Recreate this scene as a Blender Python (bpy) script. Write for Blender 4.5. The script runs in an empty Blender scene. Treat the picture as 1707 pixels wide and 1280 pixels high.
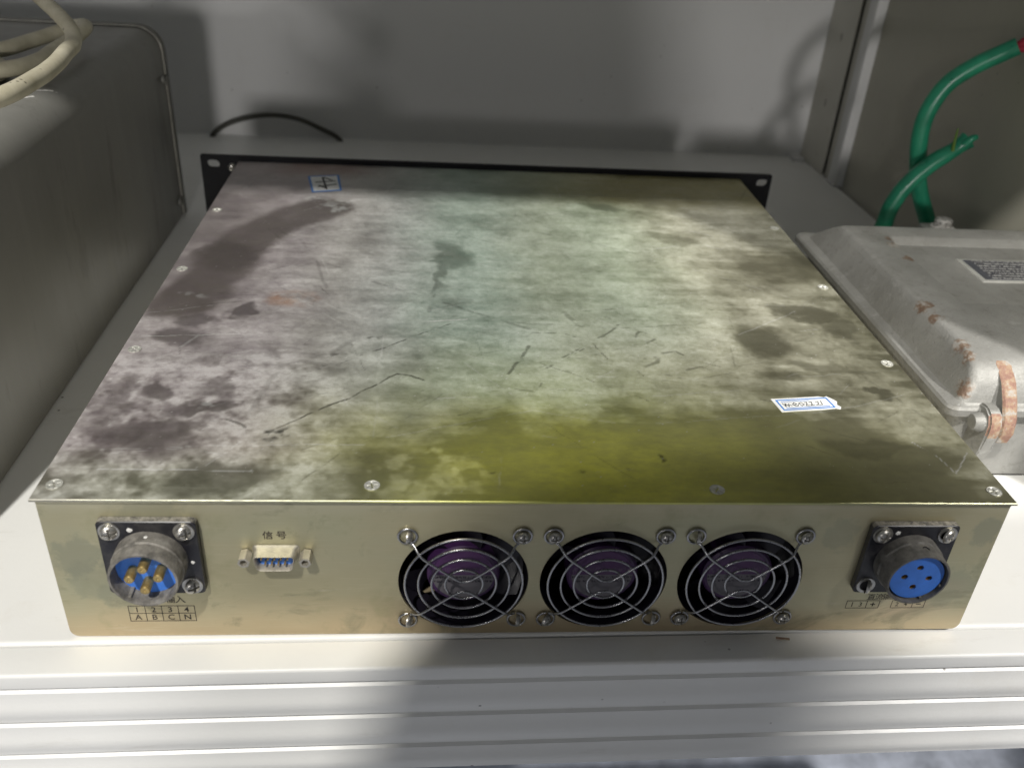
import bpy, bmesh, math, random
import numpy as np
from mathutils import Vector, Matrix
R = math.radians
random.seed(7); rng = np.random.default_rng(11)
scene = bpy.context.scene
COL = scene.collection

# ------------------------------------------------------------------ camera, world, lamps, exposure
cam = bpy.data.cameras.new('camera')
cam.sensor_width = 36; cam.lens = 31.756; cam.clip_start = 0.005; cam.clip_end = 30
cam.dof.use_dof = True; cam.dof.focus_distance = 0.46; cam.dof.aperture_fstop = 10
camo = bpy.data.objects.new('camera', cam); COL.objects.link(camo)
camo.location = (-0.0484, -0.3014, 0.3201)
camo.rotation_euler = (R(58.873), R(-3.304), R(-3.764))
scene.camera = camo

w = bpy.data.worlds.new('World'); scene.world = w; w.use_nodes = True
bg = w.node_tree.nodes['Background']
bg.inputs[0].default_value = (0.90, 0.95, 1.0, 1); bg.inputs[1].default_value = 0.085

def lamp(name, loc, aim, power, size, color=(1, .97, .91)):
    l = bpy.data.lights.new(name, 'AREA'); l.shape = 'DISK'; l.size = size; l.energy = power; l.color = color
    o = bpy.data.objects.new(name, l); COL.objects.link(o); o.location = loc
    o.rotation_euler = (Vector(aim) - Vector(loc)).to_track_quat('-Z', 'Y').to_euler()
    return o
lamp('ceiling_lamp', (-0.62, -1.50, 2.35), (0, 0.1, 0), 83, 0.08)
sp = bpy.data.lights.new('right_lamp_shaped', 'SPOT'); sp.energy = 470; sp.color = (1, .97, .93); sp.spot_size = R(17.2); sp.spot_blend = .12; sp.shadow_soft_size = .04  # right-hand lamp; narrow cone added to keep its light off the left side
spo = bpy.data.objects.new('right_lamp_shaped', sp); COL.objects.link(spo); spo.location = (1.50, -1.46, 2.32)
spo.rotation_euler = (Vector((.545, .22, 0)) - spo.location).to_track_quat('-Z', 'Y').to_euler()
lamp('room_lamp_far_left', (-0.95, -2.6, 0.56), (0.05, 0.79, 0.15), 6, 0.18, (1, .97, .95))
lamp('room_lamp_far', (0.13, -4.0, 0.62), (0.05, 0.79, 0.15), 38, 0.30, (1, .97, .95))

scene.view_settings.view_transform = 'Standard'; scene.view_settings.look = 'None'
scene.view_settings.exposure = 0.0; scene.view_settings.gamma = 1
scene.view_settings.use_curve_mapping = False

# ------------------------------------------------------------------ material helpers
class NT:
    def __init__(s, name):
        s.m = bpy.data.materials.new(name); s.m.use_nodes = True
        s.t = s.m.node_tree; s.n = s.t.nodes; s.bsdf = s.n['Principled BSDF']; s.out = s.n['Material Output']
        s.tc = s.n.new('ShaderNodeTexCoord')
    def lk(s, a, b): s.t.links.new(a, b)
    def coord(s, scale=(1, 1, 1)):
        mp = s.n.new('ShaderNodeMapping'); mp.inputs['Scale'].default_value = scale
        s.lk(s.tc.outputs['Object'], mp.inputs['Vector']); return mp.outputs[0]
    def noise(s, scale, detail=4, rough=.6, stretch=(1, 1, 1), dist=0):
        t = s.n.new('ShaderNodeTexNoise'); t.inputs['Scale'].default_value = scale
        t.inputs['Detail'].default_value = detail; t.inputs['Roughness'].default_value = rough
        t.inputs['Distortion'].default_value = dist
        s.lk(s.coord(stretch), t.inputs['Vector']); return t.outputs['Fac']
    def vor(s, scale, stretch=(1, 1, 1)):
        t = s.n.new('ShaderNodeTexVoronoi'); t.inputs['Scale'].default_value = scale
        s.lk(s.coord(stretch), t.inputs['Vector']); return t.outputs['Distance']
    def ramp(s, fac, stops):
        r = s.n.new('ShaderNodeValToRGB'); e = r.color_ramp.elements
        while len(e) < len(stops): e.new(.5)
        for el, (p, c) in zip(e, stops):
            el.position = p; el.color = (*c, 1) if len(c) == 3 else c
        s.lk(fac, r.inputs[0]); return r.outputs[0]
    def vramp(s, fac, a, b, lo=0., hi=1.):
        m = s.n.new('ShaderNodeMapRange'); m.inputs[1].default_value = a; m.inputs[2].default_value = b
        m.inputs[3].default_value = lo; m.inputs[4].default_value = hi; m.clamp = True
        s.lk(fac, m.inputs[0]); return m.outputs[0]
    def mix(s, fac, a, b, mode='MIX'):
        m = s.n.new('ShaderNodeMix'); m.data_type = 'RGBA'; m.blend_type = mode
        for v, i in ((fac, 0), (a, 6), (b, 7)):
            if hasattr(v, 'links'): s.lk(v, m.inputs[i])
            elif i == 0: m.inputs[0].default_value = v
            else: m.inputs[i].default_value = (*v, 1)
        return m.outputs[2]
    def math(s, op, a, b=None):
        m = s.n.new('ShaderNodeMath'); m.operation = op
        for v, i in ((a, 0), (b, 1)):
            if v is None: continue
            if hasattr(v, 'links'): s.lk(v, m.inputs[i])
            else: m.inputs[i].default_value = v
        return m.outputs[0]
    def set(s, **k):
        for n, v in k.items():
            i = s.bsdf.inputs[{'color': 'Base Color', 'metal': 'Metallic', 'rough': 'Roughness', 'spec': 'Specular IOR Level', 'alpha': 'Alpha', 'coat': 'Coat Weight'}[n]]
            if hasattr(v, 'links'): s.lk(v, i)
            elif n == 'color': i.default_value = (*v, 1)
            else: i.default_value = v
    def bump(s, h, strength=.2, dist=.001):
        b = s.n.new('ShaderNodeBump'); b.inputs['Strength'].default_value = strength; b.inputs['Distance'].default_value = dist
        s.lk(h, b.inputs['Height']); s.lk(b.outputs[0], s.bsdf.inputs['Normal'])

def simple(name, color, metal=0., rough=.5, var=.15, scale=60, bump=0., spec=.5, stretch=(1, 1, 1)):
    t = NT(name); n = t.noise(scale, 5, .6, stretch)
    lo = tuple(c * (1 - var) for c in color); hi = tuple(min(1, c * (1 + var)) for c in color)
    t.set(color=t.ramp(n, [(.3, lo), (.7, hi)]), metal=metal, rough=t.vramp(n, .3, .7, max(.05, rough - .08), rough + .08), spec=spec)
    if bump: t.bump(t.noise(scale * 6, 4), bump, .0005)
    return t.m

M = {}
# painted sheet steel of the cabinet, with chips and specks of dirt
def paint(name, color, rough=.42, dirt=.25):
    t = NT(name)
    n1 = t.noise(3.5, 5, .55); n2 = t.noise(26, 6, .65)
    c = t.ramp(n1, [(.3, tuple(x * (1 - dirt * .35) for x in color)), (.7, color)])
    c = t.mix(t.vramp(n2, .58, .80, 0, dirt), c, (color[0] * .72, color[1] * .66, color[2] * .56))
    sp = t.vor(70); gate = t.noise(9, 3)
    m = t.math('MULTIPLY', t.vramp(sp, .075, .045), t.vramp(gate, .53, .60))
    c = t.mix(m, c, (.10, .085, .07))
    sc = t.noise(45, 6, .75, (.35, 1, 1.5)); c = t.mix(t.vramp(sc, .60, .74, 0, dirt * 1.1), c, (color[0] * .62, color[1] * .58, color[2] * .52))
    t.set(color=c, rough=t.vramp(n2, .3, .7, rough - .06, rough + .1)); t.bump(t.math('ADD', t.noise(420, 3, .6), t.math('MULTIPLY', n2, 2.0)), .12, .0005)
    return t.m
M['paint'] = paint('white_paint', (.80, .80, .78))
M['wallpaint'] = paint('wall_paint', (.68, .68, .67), .5, .15)
M['postpaint'] = paint('post_paint', (.56, .545, .48), .5, .5)
M['sidepaint'] = paint('side_panel_paint', (.43, .415, .345), .5, .2)
M['floor'] = simple('floor_vinyl', (.40, .43, .50), 0, .5, .35, 22, .3)

# yellow passivated zinc: rear face, sides
def zinc():
    t = NT('passivated_zinc')
    big = t.noise(9, 4, .55, (1, 1, 2.2)); med = t.noise(38, 5, .65); br = t.noise(55, 4, .6, (1, 1, 26))
    c = t.ramp(big, [(.28, (.43, .39, .245)), (.45, (.50, .458, .30)), (.6, (.485, .468, .315)), (.75, (.535, .458, .315))])
    sep = t.n.new('ShaderNodeSeparateXYZ'); t.lk(t.tc.outputs['Object'], sep.inputs[0])
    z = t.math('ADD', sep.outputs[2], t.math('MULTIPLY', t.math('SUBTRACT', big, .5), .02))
    c = t.mix(t.vramp(z, .024, .004, 0, .50), c, (.58, .43, .28))          # warm reflection of the shelf, painted into the colour near the bottom bend
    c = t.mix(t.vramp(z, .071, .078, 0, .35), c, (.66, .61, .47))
    c = t.mix(t.vramp(med, .58, .75, 0, .5), c, (.34, .33, .19))
    sm = t.noise(16, 6, .68, (1, 1, 1.4), 1.2); c = t.mix(t.vramp(sm, .57, .66, 0, .5), c, (.27, .27, .19))     # old grime and handling marks
    hz = t.noise(30, 5, .7, (.5, 1, 5)); c = t.mix(t.vramp(hz, .62, .74, 0, .35), c, (.70, .66, .52))
    c = t.mix(t.vramp(br, .55, .75, 0, .18), c, (.75, .70, .5))
    en = t.noise(90, 6, .72)
    for p, r, k in (((-.199, 0, .047), .013, .5), ((-.193, 0, .034), .014, .42), ((-.184, 0, .024), .010, .4), ((.204, 0, .062), .009, .5), ((-.165, 0, .074), .016, .35), ((.135, 0, .060), .010, .35), ((.198, 0, .028), .014, .35)):   # corroded and handled areas
        vm = t.n.new('ShaderNodeVectorMath'); vm.operation = 'DISTANCE'; t.lk(t.tc.outputs['Object'], vm.inputs[0]); vm.inputs[1].default_value = p
        c = t.mix(t.vramp(t.math('ADD', t.math('DIVIDE', vm.outputs['Value'], r), t.math('MULTIPLY', t.math('SUBTRACT', en, .5), 2.2)), 1.0, .7, 0, k), c, (.30, .31, .23))
    t.set(color=c, metal=.72, rough=t.math('ADD', t.vramp(med, .3, .7, .40, .54), t.vramp(sm, .56, .66, 0, .16))); t.bump(br, .06, .0003)
    return t.m
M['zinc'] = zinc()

def lidmat():
    t = NT('weathered_lid')
    tint = t.n.new('ShaderNodeVertexColor'); tint.layer_name = 'tint'
    wear = t.n.new('ShaderNodeVertexColor'); wear.layer_name = 'wear'
    sp = t.n.new('ShaderNodeSeparateColor'); t.lk(wear.outputs[0], sp.inputs[0])
    dust, dark, pale = sp.outputs[0], sp.outputs[1], sp.outputs[2]
    f0 = t.noise(620, 4, .7); hl = t.noise(150, 3, .6, (.10, 3.2, 1)); f1 = t.noise(240, 7, .78); f2 = t.noise(70, 5, .7, (1, 2.2, 1)); hair = t.noise(90, 4, .6, (.35, 9, 1))
    d = t.math('MULTIPLY', dust, t.vramp(t.math('ADD', t.math('MULTIPLY', f1, .6), t.math('MULTIPLY', f0, .4)), .34, .66, .55, 1.32))
    d = t.math('MULTIPLY', d, t.vramp(f2, .3, .7, .78, 1.2))
    d = t.math('ADD', d, t.math('MULTIPLY', t.vramp(hair, .60, .78), .10)); d = t.math('ADD', d, t.math('MULTIPLY', t.vramp(hl, .62, .74), .09))
    d = t.math('SUBTRACT', d, t.math('MULTIPLY', t.vramp(hl, .36, .26), .08))
    d.node.use_clamp = True
    metal = t.mix(t.vramp(f2, .35, .75, 0, .4), tint.outputs[0], (.22, .21, .14))
    # dust colour carries a little of the tint beneath
    dc = t.mix(.48, (.52, .535, .515), t.mix(1., tint.outputs[0], (1.15, 1.15, 1.15), 'MULTIPLY'))
    c = t.mix(d, metal, dc)
    c = t.mix(t.math('MULTIPLY', dark, t.vramp(f1, .25, .6, .72, 1.0)), c, (.035, .034, .026))
    c = t.mix(pale, c, (.68, .68, .66))
    grit = t.vor(330); g2 = t.noise(30, 3)
    gm = t.math('MULTIPLY', t.vramp(grit, .10, .05), t.vramp(g2, .50, .62))
    c = t.mix(t.math('MULTIPLY', gm, .6), c, (.7, .7, .66))
    nd = t.math('SUBTRACT', 1.0, t.math('MULTIPLY', d, 1.05)); nd.node.use_clamp = True
    t.set(color=c, metal=t.math('MULTIPLY', nd, .80), rough=t.vramp(d, 0, .8, .34, .62), spec=.5)
    t.bump(t.math('ADD', t.math('MULTIPLY', hair, .5), f1), .10, .0004)
    return t.m
M['lid'] = lidmat()

M['black'] = None
t = NT('black_enamel'); n = t.noise(120, 5, .7)
t.set(color=t.ramp(n, [(.45, (.012, .012, .016)), (.8, (.055, .052, .05))]), rough=.38); M['black'] = t.m
t = NT('dusty_black_edge'); n = t.noise(300, 5, .75)
t.set(color=t.ramp(n, [(.35, (.03, .03, .03)), (.6, (.32, .30, .26))]), rough=.8); M['dustedge'] = t.m
M['panelblack'] = simple('panel_black_matt', (.012, .012, .014), 0, .65, .3, 90, spec=.2)
t = NT('worn_gunmetal'); n = t.noise(170, 6, .72); n2 = t.noise(420, 3, .6)
t.set(color=t.ramp(n, [(.32, (.10, .095, .085)), (.55, (.24, .225, .20)), (.78, (.40, .385, .35))]), metal=.25, rough=.62); t.bump(n2, .3, .0004); M['gun'] = t.m
t = NT('dark_plastic'); n = t.noise(170, 6, .72)
t.set(color=t.ramp(n, [(.35, (.075, .072, .066)), (.75, (.21, .20, .18))]), rough=.6); t.bump(t.noise(300, 3), .25, .0004); M['dplast'] = t.m
M['blue'] = simple('blue_insulator', (.05, .185, .64), 0, .55, .12, 150)
M['brass'] = simple('tarnished_brass', (.60, .44, .18), .85, .38, .3, 300)
M['nickel'] = simple('nickel_screw', (.52, .505, .47), .9, .36, .25, 500)
M['dullnick'] = simple('dull_zinc_screw', (.60, .60, .55), .6, .5, .3, 600)
M['chrome'] = simple('guard_wire', (.42, .42, .43), 1., .30, .12, 300)
M['tin'] = simple('tinned_shell', (.52, .49, .42), .7, .46, .2, 250, .1)
M['fan'] = simple('fan_black_plastic', (.014, .012, .020), 0, .38, .3, 90)
M['hub'] = simple('fan_hub_purple', (.05, .018, .075), 0, .4, .3, 90)
M['inside'] = simple('inside_dark', (.03, .03, .028), 0, .7)
M['redwire'] = simple('red_wire', (.42, .025, .05), 0, .45)
M['ink'] = simple('printed_ink', (.035, .026, .02), 0, .55, .3, 400)
t = NT('faded_ink'); n = t.noise(900, 4, .7)
t.set(color=(.05, .04, .03), rough=.6, alpha=t.vramp(n, .36, .54, .25, .95)); M['fade'] = t.m
M['white'] = simple('white_mark', (.78, .77, .74), 0, .6, .08, 300)
M['stickwhite'] = simple('sticker_paper', (.74, .75, .74), 0, .55, .12, 160)
M['stickblue'] = simple('sticker_blue', (.07, .22, .58), 0, .55, .12, 160)
M['pen'] = simple('pen_ink', (.02, .02, .022), 0, .6)
# fan hub sticker
def hublabel():
    t = NT('fan_hub_label')
    sep = t.n.new('ShaderNodeSeparateXYZ'); t.lk(t.tc.outputs['Object'], sep.inputs[0])
    c = t.mix(t.vramp(sep.outputs[2], -.0002, .0002), (.15, .14, .155), (.075, .025, .10))
    n = t.noise(1500, 2, .5, (1, 1, .35))
    zz = sep.outputs[2]
    r1 = t.math('MULTIPLY', t.vramp(zz, -.0022, -.0020), t.vramp(zz, -.0006, -.0008))
    r2 = t.math('MULTIPLY', t.vramp(zz, -.0046, -.0044), t.vramp(zz, -.0031, -.0033))
    r3 = t.math('MULTIPLY', t.vramp(zz, .0008, .0010), t.vramp(zz, .0044, .0042))
    rows = t.math('ADD', r1, r2)
    c = t.mix(t.math('MULTIPLY', rows, t.vramp(n, .47, .53)), c, (.02, .014, .025))
    c = t.mix(t.math('MULTIPLY', r3, t.vramp(n, .50, .56, 0, .6)), c, (.15, .12, .16))
    t.set(color=c, rough=.4); return t.m
M['hublabel'] = hublabel()
# cast aluminium switch box
def cast():
    t = NT('cast_aluminium'); n = t.noise(24, 6, .6); n2 = t.noise(900, 4, .7); g = t.noise(130, 5, .75); pit = t.vor(260); pg = t.noise(35, 3)
    c = t.ramp(n, [(.3, (.235, .232, .215)), (.55, (.30, .298, .28)), (.75, (.37, .365, .345))])
    c = t.mix(t.vramp(g, .54, .74, 0, .6), c, (.155, .148, .128))
    c = t.mix(t.vramp(t.noise(70, 6, .75), .60, .72, 0, .5), c, (.47, .465, .45))
    rn = t.noise(170, 6, .72)
    rc = t.ramp(t.noise(120, 5, .7), [(.36, (.15, .095, .07)), (.50, (.22, .16, .115)), (.60, (.38, .36, .33))])
    P = lambda *p: Vector(p) - Vector((.33, .25, 0))
    for p, r in ((P(.2628, .200, .0796), .010), (P(.2626, .185, .0796), .008), (P(.2620, .150, .0786), .010), (P(.2614, .139, .0775), .008), (P(.2560, .1250, .0640), .008), (P(.2895, .30, .080), .009), (P(.2895, .275, .080), .008), (P(.2895, .312, .080), .006)):
        vm = t.n.new('ShaderNodeVectorMath'); vm.operation = 'DISTANCE'; t.lk(t.tc.outputs['Object'], vm.inputs[0]); vm.inputs[1].default_value = p + Vector((.33, .25, 0))
        m = t.vramp(t.math('ADD', t.math('DIVIDE', vm.outputs['Value'], r * .68), t.math('MULTIPLY', t.math('SUBTRACT', rn, .5), 3.6)), 1.0, .55)
        c = t.mix(m, c, rc)
    hgt = t.math('ADD', t.math('MULTIPLY', n2, .6), t.math('ADD', g, t.math('MULTIPLY', t.math('MULTIPLY', t.vramp(pit, .18, .02), t.vramp(pg, .5, .6)), -1.2)))
    t.set(color=c, metal=.35, rough=t.vramp(g, .3, .7, .42, .62)); t.bump(hgt, .55, .0009)
    return t.m
M['cast'] = cast()
def rust():
    t = NT('chipped_red_primer'); n = t.noise(110, 6, .7); n2 = t.noise(300, 4, .7)
    c = t.ramp(n, [(.34, (.19, .10, .078)), (.46, (.26, .15, .11)), (.54, (.33, .23, .15)), (.62, (.36, .34, .31))])
    c = t.mix(t.vramp(n2, .6, .7, 0, .6), c, (.40, .38, .34))
    t.set(color=c, rough=.75); t.bump(n2, .6, .0006); return t.m
M['rust'] = rust()
def case():
    t = NT('grey_painted_case'); n = t.noise(5, 5, .6, (1, 1, .35)); s_ = t.noise(60, 5, .65, (1, 1, .12)); n3 = t.noise(14, 4)
    c = t.ramp(n, [(.3, (.205, .203, .185)), (.7, (.285, .281, .262))])
    c = t.mix(t.vramp(s_, .50, .78, 0, .45), c, (.34, .33, .30)); c = t.mix(t.vramp(t.noise(34, 5, .7, (1, .8, .2)), .56, .7, 0, .5), c, (.10, .095, .08))
    c = t.mix(t.vramp(n3, .70, .80, 0, .7), c, (.09, .085, .07))
    t.set(color=c, metal=.15, rough=t.vramp(s_, .3, .7, .36, .50)); t.bump(t.noise(500, 3), .06, .0004)
    return t.m
M['case'] = case()
M['casedark'] = simple('case_rear_flange', (.17, .166, .148), .3, .5)
M['rim'] = simple('bare_edge_metal', (.62, .60, .54), .8, .35)
t = NT('aged_white_pvc'); n = t.noise(60, 5, .65); sp_ = t.vor(210); gt = t.noise(45, 3)
c = t.ramp(n, [(.3, (.46, .42, .30)), (.7, (.64, .60, .47))])
c = t.mix(t.math('MULTIPLY', t.vramp(sp_, .22, .12), t.vramp(gt, .56, .62)), c, (.12, .10, .06))
t.set(color=c, rough=.5); M['pvc'] = t.m
M['green'] = simple('green_sheath', (.02, .25, .14), 0, .33, .25, 45, .1)
M['redcore'] = simple('red_core', (.36, .02, .045), 0, .4)
M['greencore'] = simple('yellow_green_core', (.11, .20, .03), 0, .5)
M['cablegrey'] = simple('dark_cable', (.06, .058, .048), 0, .6)
t = NT('speckled_foil'); n = t.noise(420, 4, .7)
t.set(color=t.ramp(n, [(.40, (.20, .19, .18)), (.55, (.50, .49, .47)), (.7, (.66, .65, .63))]), metal=.2, rough=.6); M['foil'] = t.m
t = NT('nameplate_print'); n = t.noise(900, 2, .5, (.7, .35, 1)); wv = t.n.new('ShaderNodeTexWave'); wv.bands_direction = 'Y'; wv.inputs['Scale'].default_value = 75
t.lk(t.coord(), wv.inputs['Vector'])
t.set(color=t.mix(t.math('MULTIPLY', t.vramp(n, .44, .52), t.vramp(wv.outputs['Fac'], .35, .6)), (.075, .075, .09), (.55, .55, .54)), metal=.3, rough=.45); M['plate'] = t.m
M['platedark'] = simple('nameplate_border', (.11, .115, .135), .3, .4)
M['platelight'] = simple('nameplate_metal', (.66, .66, .62), .5, .4)
M['cloth'] = simple('dark_jacket', (.05, .055, .07), 0, .9)
M['skin'] = simple('skin', (.48, .30, .22), 0, .6)

# ------------------------------------------------------------------ geometry helpers
def link(o, parent=None):
    COL.objects.link(o)
    if parent is not None: o.parent = parent
    return o
def tag(o, label=None, cat=None, group=None, kind=None):
    for k, v in (('label', label), ('category', cat), ('group', group), ('kind', kind)):
        if v: o[k] = v
    return o
def empty(name, loc, label, cat, group=None):
    o = bpy.data.objects.new(name, None); o.empty_display_size = .02; o.location = loc; COL.objects.link(o)
    return tag(o, label, cat, group)
def put(name, me, mat, parent=None, loc=None, rot=None):
    """link a mesh object; loc is in world coordinates even under a parent"""
    o = bpy.data.objects.new(name, me); COL.objects.link(o)
    if mat is not None and len(me.materials) == 0: me.materials.append(mat)
    base = Vector((0, 0, 0))
    if parent is not None:
        o.parent = parent
        p = parent
        while p is not None: base = base + p.location; p = p.parent
    o.location = Vector(loc or (0, 0, 0)) - base
    if rot: o.rotation_euler = rot
    return o
def tomesh(bm, name='m', smooth=True, angle=35):
    me = bpy.data.meshes.new(name); bmesh.ops.recalc_face_normals(bm, faces=bm.faces[:]); bm.to_mesh(me); bm.free()
    if smooth:
        for p in me.polygons: p.use_smooth = True
        me.set_sharp_from_angle(angle=R(angle))
    return me
def bbox(bm, x0, x1, y0, y1, z0, z1, bev=0, seg=2):
    vs = [bm.verts.new(p) for p in [(x0, y0, z0), (x1, y0, z0), (x1, y1, z0), (x0, y1, z0), (x0, y0, z1), (x1, y0, z1), (x1, y1, z1), (x0, y1, z1)]]
    fs = [bm.faces.new([vs[i] for i in f]) for f in [(3, 2, 1, 0), (4, 5, 6, 7), (0, 1, 5, 4), (1, 2, 6, 5), (2, 3, 7, 6), (3, 0, 4, 7)]]
    if bev:
        es = list({e for f in fs for e in f.edges})
        bmesh.ops.bevel(bm, geom=es, offset=bev, segments=seg, affect='EDGES', profile=.5)
def box(name, x0, x1, y0, y1, z0, z1, mat, parent=None, bev=0, seg=2, loc=None):
    bm = bmesh.new(); bbox(bm, x0, x1, y0, y1, z0, z1, bev, seg); return put(name, tomesh(bm), mat, parent, loc)
def spline(pts, n=10, closed=False):
    P = [Vector(p) for p in pts]; out = []; m = len(P); rngi = range(m if closed else m - 1)
    for i in rngi:
        if closed: p0, p1, p2, p3 = P[i - 1], P[i], P[(i + 1) % m], P[(i + 2) % m]
        else: p0, p1, p2, p3 = P[max(i - 1, 0)], P[i], P[i + 1], P[min(i + 2, m - 1)]
        for k in range(n):
            u = k / n
            out.append(.5 * ((2 * p1) + (p2 - p0) * u + (2 * p0 - 5 * p1 + 4 * p2 - p3) * u * u + (3 * p1 - p0 - 3 * p2 + p3) * u ** 3))
    if not closed: out.append(P[-1])
    return out
def btube(bm, path, r, seg=10, closed=False, cap=True, jitter=0):
    n = len(path); rings = []; prev = None
    for i, p in enumerate(path):
        a = path[i - 1] if (i > 0 or closed) else p; b = path[(i + 1) % n] if (i < n - 1 or closed) else p
        t = (b - a).normalized()
        if prev is None:
            ref = Vector((0, 0, 1)) if abs(t.z) < .9 else Vector((1, 0, 0)); u = t.cross(ref).normalized()
        else: u = (prev - t * prev.dot(t)).normalized()
        prev = u; v = t.cross(u); rr = r[i] if hasattr(r, '__len__') else r
        rr *= 1 + jitter * (random.random() - .5)
        rings.append([bm.verts.new(p + (u * math.cos(2 * math.pi * k / seg) + v * math.sin(2 * math.pi * k / seg)) * rr) for k in range(seg)])
    for i in range(n if closed else n - 1):
        A, B = rings[i], rings[(i + 1) % n]
        for k in range(seg): bm.faces.new([A[k], A[(k + 1) % seg], B[(k + 1) % seg], B[k]])
    if cap and not closed:
        bm.faces.new(rings[0][::-1]); bm.faces.new(rings[-1])
def tube(name, pts, r, mat, parent=None, seg=12, n=10, closed=False, jitter=0):
    bm = bmesh.new(); btube(bm, spline(pts, n, closed), r, seg, closed, jitter=jitter); return put(name, tomesh(bm, angle=60), mat, parent)
def blathe(bm, prof, n=32, axis='Y', c=(0, 0, 0), cap0=False, cap1=False, wob=0):
    """prof: (radius, height along axis); axis Y means along -Y toward the viewer"""
    rings = []
    for (r, h) in prof:
        ring = []
        for k in range(n):
            a = 2 * math.pi * k / n; rr = r * (1 + wob * (random.random() - .5))
            x, y = rr * math.cos(a), rr * math.sin(a)
            p = {'Y': (x, -h, y), 'Z': (x, y, h), 'X': (-h, x, y)}[axis]
            ring.append(bm.verts.new((p[0] + c[0], p[1] + c[1], p[2] + c[2])))
        rings.append(ring)
    for A, B in zip(rings, rings[1:]):
        for k in range(n): bm.faces.new([A[k], A[(k + 1) % n], B[(k + 1) % n], B[k]])
    if cap0: bm.faces.new(rings[0][::-1])
    if cap1: bm.faces.new(rings[-1])
def lathe_mesh(prof, n=32, axis='Y', cap0=False, cap1=False, wob=0, angle=35):
    bm = bmesh.new(); blathe(bm, prof, n, axis, (0, 0, 0), cap0, cap1, wob); return tomesh(bm, angle=angle)
def circ(cx, cz, r, n=48): return [(cx + r * math.cos(2 * math.pi * k / n), cz + r * math.sin(2 * math.pi * k / n)) for k in range(n)]
def rrect(x0, x1, y0, y1, r, n=5):
    out = []; rs = r if hasattr(r, '__len__') else (r,) * 4
    for (cx, cy, a0, q) in ((x1 - rs[0], y1 - rs[0], 0, rs[0]), (x0 + rs[1], y1 - rs[1], 90, rs[1]), (x0 + rs[2], y0 + rs[2], 180, rs[2]), (x1 - rs[3], y0 + rs[3], 270, rs[3])):
        for k in range(n + 1):
            a = R(a0 + 90 * k / n); out.append((cx + q * math.cos(a), cy + q * math.sin(a)))
    return out
def plate(outer, holes, y0, y1, bev=0):
    """flat plate in the XZ plane between y0 (front) and y1 (back), with holes"""
    bm = bmesh.new(); edges = []
    for loop in [outer] + holes:
        vs = [bm.verts.new((x, y0, z)) for x, z in loop]
        edges += [bm.edges.new((vs[i], vs[(i + 1) % len(vs)])) for i in range(len(vs))]
    bmesh.ops.triangle_fill(bm, edges=edges, use_beauty=True, use_dissolve=False)
    if y1 != y0:
        r = bmesh.ops.extrude_face_region(bm, geom=bm.faces[:])
        bmesh.ops.translate(bm, vec=(0, y1 - y0, 0), verts=[v for v in r['geom'] if isinstance(v, bmesh.types.BMVert)])
    me = tomesh(bm, smooth=False); return me
def loft(bm, loops, cap0=True, cap1=True):
    rings = [[bm.verts.new(p) for p in l] for l in loops]; n = len(rings[0])
    for A, B in zip(rings, rings[1:]):
        for k in range(n): bm.faces.new([A[k], A[(k + 1) % n], B[(k + 1) % n], B[k]])
    if cap0: bm.faces.new(rings[0][::-1])
    if cap1: bm.faces.new(rings[-1])
def screw_mesh(r, h, cross=True, depth=.35, flat=False):
    """pan or flat head with a cross recess, facing +Z"""
    bm = bmesh.new(); nr, na = 9, 40; rings = []; top = bm.verts.new((0, 0, h * (1 - depth)))
    for i in range(1, nr + 1):
        q = i / nr; ring = []
        for k in range(na):
            a = 2 * math.pi * k / na; x, y = r * q * math.cos(a), r * q * math.sin(a)
            z = h if flat else h * math.sqrt(max(0, 1 - (q * .97) ** 2.6))
            arm = min(abs(x), abs(y))
            if cross and arm < r * .13 and q < .68: z -= h * depth * (1.0 if q < .55 else .5) + (h * .25 if not flat else .0002)
            if flat and .80 < q < .95: z -= .00022
            ring.append(bm.verts.new((x, y, z)))
        rings.append(ring)
    base = [bm.verts.new((v.co.x, v.co.y, 0)) for v in rings[-1]]; rings.append(base)
    for k in range(na): bm.faces.new([top, rings[0][k], rings[0][(k + 1) % na]])
    for A, B in zip(rings, rings[1:]):
        for k in range(na): bm.faces.new([A[k], B[k], B[(k + 1) % na], A[(k + 1) % na]])
    return tomesh(bm, angle=40)
def text_mesh(body, size, sx=1.):
    c = bpy.data.curves.new('txt', 'FONT'); c.body = body; c.size = size; c.align_x = 'CENTER'; c.align_y = 'CENTER'; c.resolution_u = 3; c.offset = size * .012
    o = bpy.data.objects.new('txt', c); COL.objects.link(o)
    dg = bpy.context.evaluated_depsgraph_get(); me = bpy.data.meshes.new_from_object(o.evaluated_get(dg))
    bpy.data.objects.remove(o); bpy.data.curves.remove(c); me.materials.clear()
    vs = np.array([v.co[:] for v in me.vertices])
    cx, cy = (vs[:, 0].max() + vs[:, 0].min()) / 2, (vs[:, 1].max() + vs[:, 1].min()) / 2
    for v in me.vertices: v.co = ((v.co.x - cx) * sx, 0, v.co.y - cy)
    return me
def strips(bm, lines, plane, off, wd):
    """thin flat strokes; plane 'XZ' (facing -Y at y=off) or 'XY' (facing +Z at z=off)"""
    for ln in lines:
        for (a, b) in zip(ln, ln[1:]):
            a, b = Vector(a), Vector(b); d = (b - a).normalized() * wd / 2; nrm = Vector((-d.y, d.x))
            q = [a - d + nrm, a - d - nrm, b + d - nrm, b + d + nrm]
            bm.faces.new([bm.verts.new((p.x, off, p.y) if plane == 'XZ' else (p.x, p.y, off)) for p in q])

# ------------------------------------------------------------------ the setting
STR = 'structure'
rs = R(0.75)
def rotz(o, a, about=(0, 0)):
    o.rotation_euler = (0, 0, a)
    return o
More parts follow.
